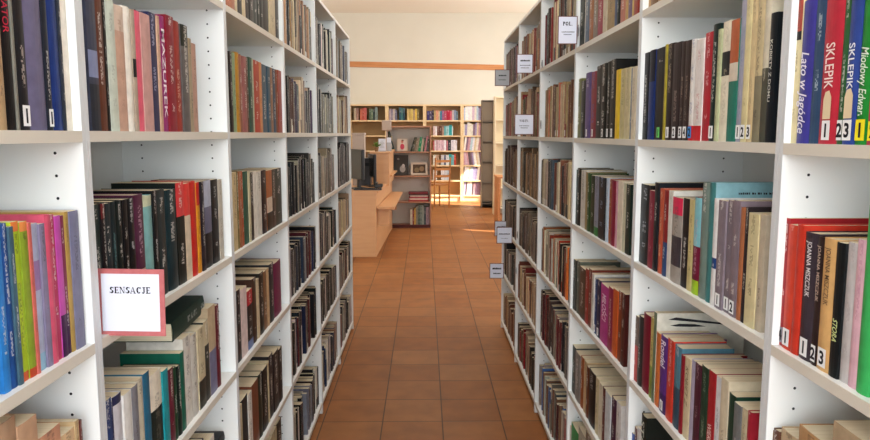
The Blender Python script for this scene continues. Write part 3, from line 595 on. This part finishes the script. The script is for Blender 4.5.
# things standing on the raised counter
TZ = 1.2455
r = empty('notice_card', (-.585, 9.72, TZ)); tag(r, 'white notice card in a stand on the raised counter', 'notice')
b = MB(); b.box(-.055, .055, 0, .05, 0, .01); b.build('card_stand', M_tint, r)
b = MB(); b.box(-.05, .05, .02, .024, .0105, .175); b.build('card', M_card, r)
b = MB(); [b.box(-.03 + .004 * (i % 2), .03 - .006 * (i % 3), .0185, .0198, .05 + i * .018, .055 + i * .018) for i in range(6)]; b.build('printed_lines', M_tint, r)
r = empty('leaflet_holder', (-.50, 9.9, TZ)); tag(r, 'narrow white leaflet holder beside the notice card on the counter', 'leaflet holder')
b = MB(); b.box(-.035, .035, 0, .05, 0, .12, bev=.003); b.build('holder_body', M_tint, r)
b = MB(); b.box(-.03, .03, .015, .03, .121, .19); b.build('leaflets', M_card, r)
M_leaf = noisy('leaf_green', hexc('4c6c2c', 1), hexc('6c8c3c', 1), (20, 20, 20), .5)
M_pot = new_mat('terracotta_pot', hexc('8c6c4c', 1), .7)
r = empty('potted_plant', (-.66, 9.68, TZ)); tag(r, 'small green potted plant at the corner of the raised counter', 'plant')
b = MB(); b.lathe((0, 0, 0), [(.022, 0), (.032, .05), (.035, .05), (.035, .06), (.028, .06)], 14); b.build('pot', M_pot, r)
b = MB(); rp = random.Random(3)
for i in range(26):
    a = rp.uniform(0, 6.28); l = rp.uniform(.06, .11); e = rp.uniform(.5, 1.4)
    d = Vector((math.cos(a) * math.cos(e), math.sin(a) * math.cos(e), math.sin(e))); s = Vector((-math.sin(a), math.cos(a), 0)) * .009
    p0 = Vector((0, 0, .058)); pm = p0 + d * l * .55; p1 = p0 + d * l + Vector((math.cos(a), math.sin(a), -.6)) * l * .15
    n = len(b.v); b.v += [tuple(p0), tuple(pm + s), tuple(p1), tuple(pm - s), tuple(pm + Vector((0, 0, .003)))]
    b.face([n, n + 1, n + 4]); b.face([n + 1, n + 2, n + 4]); b.face([n + 2, n + 3, n + 4]); b.face([n + 3, n, n + 4]); b.face([n, n + 3, n + 2, n + 1])
b.build('foliage', M_leaf, r)
r = empty('display_stand', (-.56, 10.45, TZ)); tag(r, 'slim beige stand with square head on the raised counter', 'stand')
b = MB(); b.lathe((0, 0, 0), [(.05, 0), (.05, .01), (.01, .015)], 16); b.build('base', M_beige, r)
b = MB(); b.tube((0, 0, .012), (0, 0, .29), .011); b.build('pole', M_beige, r)
b = MB(); b.box(-.07, .07, -.02, .02, .29, .44, bev=.008); b.build('head', M_beige, r)
# wooden chair
def chair():
    r = empty('wooden_chair', (.25, 14.25, 0), D(28)); tag(r, 'slender wooden ladder-back chair standing by the far bookcases', 'chair')
    m = noisy('chair_wood', hexc('a06838', 1), hexc('b47a48', 1), (5, 5, 30), .4, .3)
    w = .17
    b = MB(); b.box(-w, w, -.2, .18, .455, .48, bev=.006); b.build('seat', m, r)
    for s in (-1, 1):
        b = MB(); b.tube((s * (w - .015), -.19, .454), (s * w, -.2, 0), .017, .013); b.build('leg', m, r) if False else None
        b = MB(); b.tube((s * (w - .02), .155, 0), (s * (w - .02), .155, .454), .014, .018); b.build('leg', m, r)
        b = MB(); b.tube((s * w, -.205, 0), (s * w, -.215, .5), .016, .018); b.tube((s * w, -.215, .5), (s * w, -.26, 1.02), .018, .014); b.build('leg', m, r)
    for z in (.62, .76, .92):
        b = MB(); b.box(-w, w, -.235 - (z - .6) * .07, -.222 - (z - .6) * .07, z, z + .05, bev=.003); b.build('back_slat', m, r)
    for z in (.2, .3):
        b = MB(); b.tube((-w, -.207, z), (w, -.207, z), .009); b.build('stretcher', m, r)
chair()
# grey metal cabinet and white rack on the right
M_gm = noisy('grey_brown_cabinet', hexc('6a5e52', 1), hexc('746858', 1), (3, 3, 3), .5, .3)
M_gm2 = new_mat('grey_brown_shelf', hexc('5c5248', 1), .5)
r = empty('storage_rack', (1.275, 14.05, 0)); tag(r, 'tall grey brown storage rack, end towards the aisle, beside the far bookcases', 'rack')
for s in (-1, 1): box_obj('side_panel', (s * .12 - .008, s * .12 + .008, 0, .3, 0, 2.157), M_gm, r)
for z in (.08, .5, .92, 1.32, 1.72, 2.13): box_obj('shelf', (-.111, .111, 0, .289, z, z + .022), M_gm2, r)
box_obj('back_panel', (-.111, .111, .29, .3, 0, 2.157), M_gm, r)
for z0_, z1_ in ((.13, .9), (.945, 1.3), (1.345, 1.7), (1.745, 2.12)): box_obj('shelf_board', (-.111, .111, .03, .045, z0_, z1_), M_gm, r)
M_cream = new_mat('cream_rack', hexc('e8dcc0', 1), .5)
r = empty('open_rack', (1.72, 12.8, 0)); tag(r, 'cream open rack with bright empty shelves, partly hidden by the white bookcase row', 'rack')
for s in (-1, 1): box_obj('side_panel', (s * .43 - .012, s * .43 + .012, 0, .3, 0, 2.16), M_cream, r)
for z in (.12, .48, .9, 1.31, 1.73, 2.135): box_obj('shelf', (-.417, .417, 0, .289, z, z + .025), M_cream, r)
box_obj('back_panel', (-.417, .417, .29, .3, 0, 2.16), M_cream, r)
r = empty('side_table', (1.6, 11.0, 0)); tag(r, 'beech table whose end panel shows past the white bookcase row', 'table')
box_obj('end_panel', (-.44, -.40, 0, .6, 0, .79), M_rail, r, .003); box_obj('end_panel', (.40, .44, 0, .6, 0, .79), M_rail, r, .003)
box_obj('table_top', (-.45, .45, -.01, .61, .7905, .815), M_rail, r, .003)

# ------------------------------------------------------------------ section signs
def stroke_glyph(ch):
    """heavy serif capitals on a unit-high body: list of polygons, width"""
    P = []; t = .2; n_ = .12; sf = .1
    def rect(a, b, c, d): P.append([(a, b), (c, b), (c, d), (a, d)])
    def arc(cx, cy, rx, ry, a0, a1, w0, w1, n=12):
        for i in range(n):
            u0, u1 = i / n, (i + 1) / n; pts = []
            for u in (u0, u1):
                a = math.radians(a0 + (a1 - a0) * u); w = abs(math.cos(a)) * w1 + abs(math.sin(a)) * w0
                pts.append(((cx + rx * math.cos(a), cy + ry * math.sin(a)), (cx + (rx - w) * math.cos(a), cy + (ry - w) * math.sin(a))))
            P.append([pts[0][0], pts[1][0], pts[1][1], pts[0][1]])
    def quad(*p): P.append(list(p))
    w = .7
    if ch in 'EPL':
        rect(.1, 0, .1 + t, 1); rect(.02, 0, .36, sf); 
        if ch != 'L' : rect(.02, 1 - sf, .36, 1)
        else: rect(.02, 1 - sf, .36, 1)
        if ch == 'E': rect(.1, 1 - n_, .62, 1); rect(.57, .78, .64, 1); rect(.2, .47, .5, .54); rect(.46, .38, .52, .63); rect(.1, 0, .64, n_); rect(.6, 0, .67, .24); w = .72
        if ch == 'L': rect(.1, 0, .64, n_); rect(.6, 0, .67, .26); w = .72
        if ch == 'P': arc(.32, .74, .32, .26, -90, 90, n_, t); rect(.2, 1 - n_, .34, 1); rect(.2, .48, .34, .48 + n_); w = .68
    elif ch == 'S':
        arc(.33, .74, .26, .26, 40, 270, n_ + .02, t); arc(.33, .26, .28, .26, 90, -140, n_ + .02, t); rect(.53, .72, .6, 1.0); rect(.04, 0, .11, .3); w = .66
    elif ch == 'C': arc(.4, .5, .36, .5, 48, 312, n_, t + .02); rect(.64, .68, .71, 1); w = .78
    elif ch == 'O': arc(.4, .5, .37, .5, 0, 360, n_, t, 24); w = .82
    elif ch == 'A': quad((.02, 0), (.1, 0), (.43, 1), (.36, 1)); quad((.36, 1), (.45, 1), (.76, 0), (.58, 0)); rect(.2, .3, .6, .37); rect(-.02, 0, .22, sf); rect(.5, 0, .84, sf); w = .84
    elif ch == 'N': rect(.12, 0, .19, 1); rect(.68, 0, .75, 1); quad((.08, 1), (.28, 1), (.75, 0), (.64, 0)); rect(.02, 0, .3, sf); rect(.57, 1 - sf, .85, 1); rect(0, 1 - sf, .2, 1); w = .88
    elif ch == 'J': rect(.26, .2, .26 + t, 1); arc(.23, .2, .2, .22, 0, -180, n_ + .02, t * .7); rect(.14, 1 - sf, .54, 1); w = .58
    elif ch == 'W': quad((.04, 1), (.22, 1), (.4, 0), (.32, 0)); quad((.32, 0), (.38, 0), (.56, 1), (.48, 1)); quad((.46, 1), (.64, 1), (.8, 0), (.72, 0)); quad((.72, 0), (.78, 0), (.98, 1), (.92, 1)); rect(0, 1 - sf, .3, 1); rect(.82, 1 - sf, 1.05, 1); w = 1.08
    elif ch == '.': arc(.12, .09, .09, .09, 0, 360, .085, .085, 12); w = .26
    return P, w
def sign(px0, px1, py0, py1, side, Y, text, label, tsize, lines, tz=.72, frame=M_frame, card=M_card, fw=.0075, tilt=0.0):
    ax, az = on_y(px0, py1, Y); bx_, bz = on_y(px1, py0, Y); w = bx_ - ax; h = bz - az
    r = empty('section_sign', ((ax + bx_) / 2, Y, az)); r.rotation_euler = (0, D(tilt), 0); tag(r, label, 'sign')
    box_obj('sign_frame', (-w / 2, w / 2, 0, .002, 0, h), frame, r)
    box_obj('card', (-w / 2 + fw, w / 2 - fw, -.001, -.00005, fw, h - fw), card, r)
    X = XLF if side == 'L' else XRF; e = X - (ax + bx_) / 2
    b = MB(); x0_, x1_ = sorted((e + (.0 if side == 'R' else -.0), e + (-.008 if side == 'R' else .008))); b.box(x0_, x1_, .0022, .005, h * .4, h * .6)
    b.box(*(sorted((e, e + (-.003 if side == 'R' else .003)))), .0022, .03, h * .3, h * .7); b.build('clip', M_tint, r)
    if text:
        b = MB(); cur = 0; polys = []
        for ch in text:
            P, gw = stroke_glyph(ch); polys += [[(cur + x, y) for x, y in p] for p in P]; cur += gw + .04
        s = tsize
        for p in polys:
            n = len(b.v); b.v += [((x - cur / 2) * s, -.0014, h * tz + y * s) for x, y in p]
            area_ = sum(p[i][0] * p[(i + 1) % len(p)][1] - p[(i + 1) % len(p)][0] * p[i][1] for i in range(len(p)))
            idx = [n + i for i in range(len(p))]; b.face(idx if area_ > 0 else idx[::-1])
        b.build('lettering', M_ink, r)
    if lines:
        b = MB(); rs = random.Random(text)
        for (z, wd, lh) in lines:
            x = -wd * w / 2
            while x < wd * w / 2:
                q = rs.uniform(.001, .003) * (lh / .0035); b.box(x, x + q, -.0016, -.0012, h * z, h * z + lh * rs.uniform(.7, 1)); x += q + .0008
        b.build('small_print', M_ink, r)
sign(98.5, 162.5, 269, 336, 'L', 1.19, 'SENSACJE', 'white SENSACJE section card in a dusty red frame, fixed to the left row', .0115, [], .64, fw=.0085, tilt=1.0)
sign(557.5, 577.8, 16, 44.3, 'R', 2.72, 'POL.', 'white card reading POL. in a dark red frame, high on the right row', .0145, [(.42, .62, .0035), (.33, .4, .0035)], .66, M_frame2, fw=.0035)
sign(516.6, 533.3, 54, 73.5, 'R', 3.53, '', 'white section card with three grey lines, standing beyond the POL. card', .01, [(.62, .55, .008), (.4, .6, .004), (.27, .5, .004)], .66, M_frame2, fw=.004)
sign(494.8, 510, 69.5, 86, 'R', 4.38, '', 'dim grey section card nearest the far wall on the upper shelf', .01, [(.6, .5, .008), (.35, .5, .005)], .66, M_frame2, M_tint, fw=.004)
sign(514.3, 534, 114.2, 134.8, 'R', 3.54, 'WOJN.', 'white section card with short bold heading at the eye-level shelf, right row', .0125, [(.42, .5, .004), (.32, .36, .004)], .62, M_frame2, fw=.004)
sign(496.5, 512.5, 227, 243.5, 'R', 4.36, '', 'white section card in front of another card, third shelf of right row', .01, [(.55, .7, .007), (.3, .4, .003)], .6, M_frame2, fw=.004)
sign(494.5, 508.5, 221, 236, 'R', 5.15, '', 'grey white section card half hidden behind a second card, right row', .01, [(.6, .6, .006)], .6, M_frame2, fw=.004)
sign(489.5, 504, 263.3, 278.5, 'R', 4.40, '', 'white section card with bluish print, lowest of the cards on the right row', .01, [(.6, .6, .012), (.3, .5, .008)], .6, M_frame2, fw=.004)

# ------------------------------------------------------------------ emit books: the 300 largest in view as objects, the rest as one
def book_geom(b, mb, mp, M=None):
    """cover into mb, page block into mp; local frame: x thickness, y depth from spine, z up"""
    t, h, d = b['t'], b['h'], b['d']; hard = b['hard']
    c = .0018 if hard else .0005; c = min(c, t * .2); ov = .0016 if hard else .0003
    nseg = 6 if hard and t > .012 else 3
    bulge = min(.003, t * .1) if hard else min(.0012, t * .06)
    col = list(hexc(b['col'])); ink = list(hexc(b['ink'], 1))[:3] if b['ink'] else [0, 0, 0]
    seed = b['seed'] if b['ink'] and not b['title'] else 0.0
    T = (lambda p: tuple(M @ Vector(p))) if M is not None else (lambda p: p)
    outer = [(-t / 2, d)] + [(-t / 2 + t * i / nseg, bulge * ((2 * i / nseg - 1) ** 2) - 0) for i in range(nseg + 1)] + [(t / 2, d)]
    inner = [(-t / 2 + c, d)] + [(-t / 2 + c + (t - 2 * c) * i / nseg, bulge * ((2 * i / nseg - 1) ** 2) + c) for i in range(nseg + 1)] + [(t / 2 - c, d)]
    lv = {0.0, 1.0}
    for a, z, _ in b['bands']: lv |= {round(a, 3), round(z, 3)}
    lv = sorted(lv)
    def colour(zm):
        r = col
        for a, z, cc in b['bands']:
            if a <= zm <= z: r = list(hexc(cc))
        return r
    def addf(idx, cc, ik, uv): mb.face(idx, 0); mb.col.append(cc); mb.ink.append(ik); mb.uv.append(uv)
    K = len(outer); n = len(mb.v)
    for z in (0, h):
        mb.v += [T((x, y, z)) for x, y in outer] + [T((x, y, z)) for x, y in inner]
    o0, i0, o1, i1 = n, n + K, n + 2 * K, n + 3 * K; no = [0, 0, 0, 0]; uz = [(0, 0)] * 4
    for i in (0, K - 2): addf([o0 + i, o0 + i + 1, o1 + i + 1, o1 + i], col, no, uz)
    for i in range(K - 1):
        addf([i0 + i + 1, i0 + i, i1 + i, i1 + i + 1], col, no, uz)
        addf([o1 + i, o1 + i + 1, i1 + i + 1, i1 + i], col, no, uz); addf([o0 + i + 1, o0 + i, i0 + i, i0 + i + 1], col, no, uz)
    addf([o0, o1, i1, i0], col, no, uz); addf([o0 + K - 1, i0 + K - 1, i1 + K - 1, o1 + K - 1], col, no, uz)
    for a, z in zip(lv[:-1], lv[1:]):
        cc = colour((a + z) / 2); s = len(mb.v)
        for q in (a, z): mb.v += [T((x, y, q * h)) for x, y in outer[1:-1]]
        for i in range(nseg):
            u0, u1 = i / nseg, (i + 1) / nseg
            addf([s + i, s + i + 1, s + nseg + 2 + i, s + nseg + 1 + i], cc, ink + [seed], [(u0, a * h), (u1, a * h), (u1, z * h), (u0, z * h)])
    # pages
    x0, x1, y0, y1, z0, z1 = -t / 2 + c * 1.05, t / 2 - c * 1.05, bulge + c * 1.1, d - ov, ov, h - ov
    n = len(mp.v); mp.v += [T((x, y, z)) for z in (z0, z1) for y in (y0, y1) for x in (x0, x1)]
    for q in ((0, 2, 3, 1), (4, 5, 7, 6), (0, 1, 5, 4), (2, 6, 7, 3), (0, 4, 6, 2), (1, 3, 7, 5)):
        mp.face([n + i for i in q], 1 if mp is mb else 0)
        if mp is mb: mp.col.append([1, 1, 1, 1]); mp.ink.append([0, 0, 0, 0]); mp.uv.append(uz)

def area_px(b):
    M = b['M']; pts = [proj(M @ Vector(p)) for p in ((-b['t'] / 2, 0, 0), (b['t'] / 2, 0, 0), (b['t'] / 2, 0, b['h']), (-b['t'] / 2, 0, b['h']))]
    for p in ((0, 0, 0),):
        if (R3i @ (M @ Vector(p) - Vector((0, 0, CH)))).z > -.2: return 0
    xs = [max(0, min(870, p[0])) for p in pts]; ys = [max(0, min(440, p[1])) for p in pts]
    return abs(sum(xs[i] * ys[(i + 1) % 4] - xs[(i + 1) % 4] * ys[i] for i in range(4))) / 2
for b in BOOKS: b['px'] = area_px(b)
order = sorted(BOOKS, key=lambda b: -b['px'])
top = order[:300]; rest = order[300:]

def cname(h):
    c = [int(h[i:i + 2], 16) / 255 for i in (0, 2, 4)] if len(h) == 6 else [int(a * 2, 16) / 255 for a in h]
    import colorsys
    H, S, V = colorsys.rgb_to_hsv(*c); H *= 360
    if V < .2: return 'black'
    if S < .14: return 'charcoal' if V < .35 else 'grey' if V < .62 else 'pale grey' if V < .82 else 'white'
    if S < .28 and V > .78: return 'cream'
    if V < .3: return ('dark red' if H < 20 or H > 320 else 'dark brown' if H < 70 else 'dark green' if H < 190 else 'dark navy')
    if H < 12 or H > 345: return 'maroon' if V < .56 else ('dusty rose' if S < .4 else 'red')
    if H < 42:
        if S < .45: return 'taupe' if V < .6 else 'tan'
        return 'brown' if V < .62 else 'orange' if H < 28 and S > .6 else 'ochre'
    if H < 68: return 'olive' if V < .6 else ('beige' if S < .4 else 'yellow')
    if H < 85: return 'lime green' if V > .6 else 'olive'
    if H < 165: return 'green' if V > .4 else 'dark green'
    if H < 200: return 'teal' if V < .65 else 'aqua'
    if H < 238: return ('slate blue' if S < .35 else 'navy blue') if V < .55 else ('pale blue' if S < .35 else 'blue')
    if H < 290: return 'lavender' if S < .3 else 'purple'
    return 'plum' if V < .5 else 'pink' if S < .6 else 'magenta'
ROWN = ['top', 'second', 'third', 'fourth', 'fifth', 'bottom']
NTH = 'first second third fourth fifth sixth seventh eighth ninth tenth eleventh twelfth thirteenth fourteenth fifteenth sixteenth seventeenth eighteenth nineteenth twentieth twenty-first twenty-second twenty-third twenty-fourth twenty-fifth twenty-sixth twenty-seventh twenty-eighth twenty-ninth thirtieth thirty-first thirty-second thirty-third thirty-fourth thirty-fifth thirty-sixth thirty-seventh thirty-eighth thirty-ninth fortieth'.split() + ['last'] * 40
rows = {}
for b in BOOKS:
    if isinstance(b['where'], tuple) and b['px'] > 0 : rows.setdefault(b['where'], []).append(b)
NUMW = dict(zip('1234', ('one', 'two', 'three', 'four')))
used = set()
def unique_label(b):
    w = b['where']
    if not isinstance(w, tuple): return None
    L = [q for q in rows[w] if q['pos'] < 40]; L.sort(key=lambda q: q['pos'])
    place = f"{ROWN[w[2]]} shelf, {ORD[w[1]]} {SIDE[w[0]]} bookcase"
    c = cname(b['col']); th = 'thick' if b['t'] > .036 else 'slim' if b['t'] < .017 else ''
    if b['pos'] >= 40: return f'thick {c} book lying flat on {place}'
    extra = f" with number {NUMW[b['sticker'][0]]} sticker" if b['sticker'] and b['sticker'][0] in NUMW else (' with large title' if b['title'] else '')
    look = lambda q: cname(q['col'])
    if sum(look(q) == c for q in L) == 1: s = f'the only {c} book{extra} on {place}'
    else:
        i = L.index(b); nb = lambda j: look(L[j]) if 0 <= j < len(L) else None
        key = (nb(i - 1), c, nb(i + 1))
        same = [j for j in range(len(L)) if look(L[j]) == c and ((nb(j - 1), nb(j + 1)) in ((key[0], key[2]), (key[2], key[0])))]
        if len(same) == 1 and key[0] and key[2] and key[0] != c and key[2] != c: s = f'{th} {c} book between {key[0]} and {key[2]} ones, {place}'
        else: s = f'{th} {c} book, {NTH[i]} from left, {place}'
    s = ' '.join(s.split())
    if s in used: s = ' '.join(f'{th} {c} book, {NTH[L.index(b)]} from left, {place}'.split())
    used.add(s); return s
MATC = {}
def flat_mat(h, nm):
    if (h, nm) not in MATC: MATC[(h, nm)] = new_mat(nm + '_' + cname(h).replace(' ', '_'), hexc(h, 1), .55, .3)
    return MATC[(h, nm)]
def book_front(b, x):
    q = 2 * x / b['t']; bulge = min(.003, b['t'] * .1) if b['hard'] else min(.0012, b['t'] * .06)
    return bulge * q * q
def emit_details(b, parent):
    t, h = b['t'], b['h']
    if b['sticker']:
        ch, c = b['sticker']; w = min(t * .78, .021) / 2; sh = .029 if b['px'] > 900 else .026; z0 = .006
        m = MB(); n = 4
        for z in (z0, z0 + sh): m.v += [(-w + 2 * w * i / n, -.0006, z) for i in range(n + 1)]
        for i in range(n): m.face([i, i + 1, n + 2 + i, n + 1 + i])
        st = m.build('spine_sticker', flat_mat(c, 'sticker'), parent)
        if ch and ch in '1234':
            vs, fs = text_verts(ch, sh * .95, bold=.0009)
            mx = (min(v[0] for v in vs) + max(v[0] for v in vs)) / 2
            m = MB(); m.v = [(v[0] - mx, -.0011, z0 + sh * .17 + v[1]) for v in vs]
            for f in fs: m.face(f)
            m.build('numeral', M_ink, st)
    if b['art'] == 'leaf':
        m = MB(); x = t / 2 + .0006
        for yz in ([(.03, .93), (.05, .955), (.19, .885), (.21, .86), (.12, .895)], [(.035, .865), (.06, .885), (.10, .88), (.13, .855), (.09, .85), (.05, .855)]):
            n = len(m.v); m.v += [(x, y, z * h) for y, z in yz]; m.face([n + i for i in range(len(yz))][::-1])
        m.build('cover_print', M_ink, parent)
    if b['art'] == 'cov':
        m = MB(); rs = random.Random(4); x = t / 2 + .0006
        for y0_, y1_, zz, lh in ((.05, .19, h - .024, .0045), (.05, .14, h - .036, .002)):
            y = y0_
            while y < y1_:
                q = rs.uniform(.002, .005); n = len(m.v); m.v += [(x, y, zz), (x, y + q, zz), (x, y + q, zz + lh * rs.uniform(.7, 1)), (x, y, zz + lh)]; m.face([n, n + 1, n + 2, n + 3]); y += q + rs.choice([.001, .001, .004])
        m.build('cover_print', M_ink, parent)
    if b['patch']:
        w = min(t * .7, .02) / 2; m = MB(); z0 = .037; pts = [(-w, z0), (w, z0), (w, z0 + .032), (w * .4, z0 + .042), (-w * .6, z0 + .04), (-w, z0 + .03)]
        m.v = [(x, -.0008, z) for x, z in pts]; m.face(list(range(6))); m.build('paper_patch', flat_mat('e0ccA8'.lower(), 'patch'), parent)
    if b['title']:
        tt = b['title']; f0, f1, sz = float(tt[1]), float(tt[2]), float(tt[3]); sc = len(tt) > 4
        cap = t * sz; size = cap / .72; vs, fs = text_verts(tt[0], size, shear=.3 if sc else 0, bold=size * .008)
        ln_ = max(v[0] for v in vs); kx = h * (f1 - f0) / ln_
        m = MB(); m.v = [(v[1] - cap / 2, -.0006, h * (1 - f0) - v[0] * kx) for v in vs]
        lim = .04 if b['sticker'] else .004
        for f in fs:
            if all(m.v[i][2] > lim for i in f): m.face(f)
        if m.f: m.build('title_lettering', flat_mat(b['ink'], 'print'), parent)
for b in top:
    mb, mp = MB(), MB(); mb.colored = True
    book_geom(b, mb, mp)
    o = mb.build('book', M_cover); o.matrix_world = b['M']
    mp.build('page_block', M_pages, o)
    w = b['where']
    lab = unique_label(b)
    if not isinstance(w, tuple): lab = f"small {cname(b['col'])} book on the far furniture"; grp = 'books on the far shelves'
    else: grp = f'books on the {ROWN[w[2]]} shelf of the {ORD[w[1]]} {SIDE[w[0]]} bookcase'
    tag(o, lab, 'book', grp)
    emit_details(b, o)
mb = MB(); mb.colored = True
for b in rest: book_geom(b, mb, mb, b['M'])
# stickers of the small books are left to the merged mesh as paper-coloured quads
for b in rest:
    if b['sticker']:
        w = b['t'] * .35; n = len(mb.v)
        mb.v += [tuple(b['M'] @ Vector(p)) for p in ((-w, -.0006, .006), (w, -.0006, .006), (w, -.0006, .032), (-w, -.0006, .032))]
        mb.face([n, n + 1, n + 2, n + 3], 0); mb.col.append(list(hexc(b['sticker'][1]))); mb.ink.append([0, 0, 0, 0]); mb.uv.append([(0, 0)] * 4)
bo = mb.build('shelved_books', [M_cover, M_pages])
tag(bo, 'remaining rows of small distant books filling the aisle bookcases and far shelves', 'books', kind='stuff')
print('BOOKS', len(BOOKS), 'smallest individual px', top[-1]['px'])
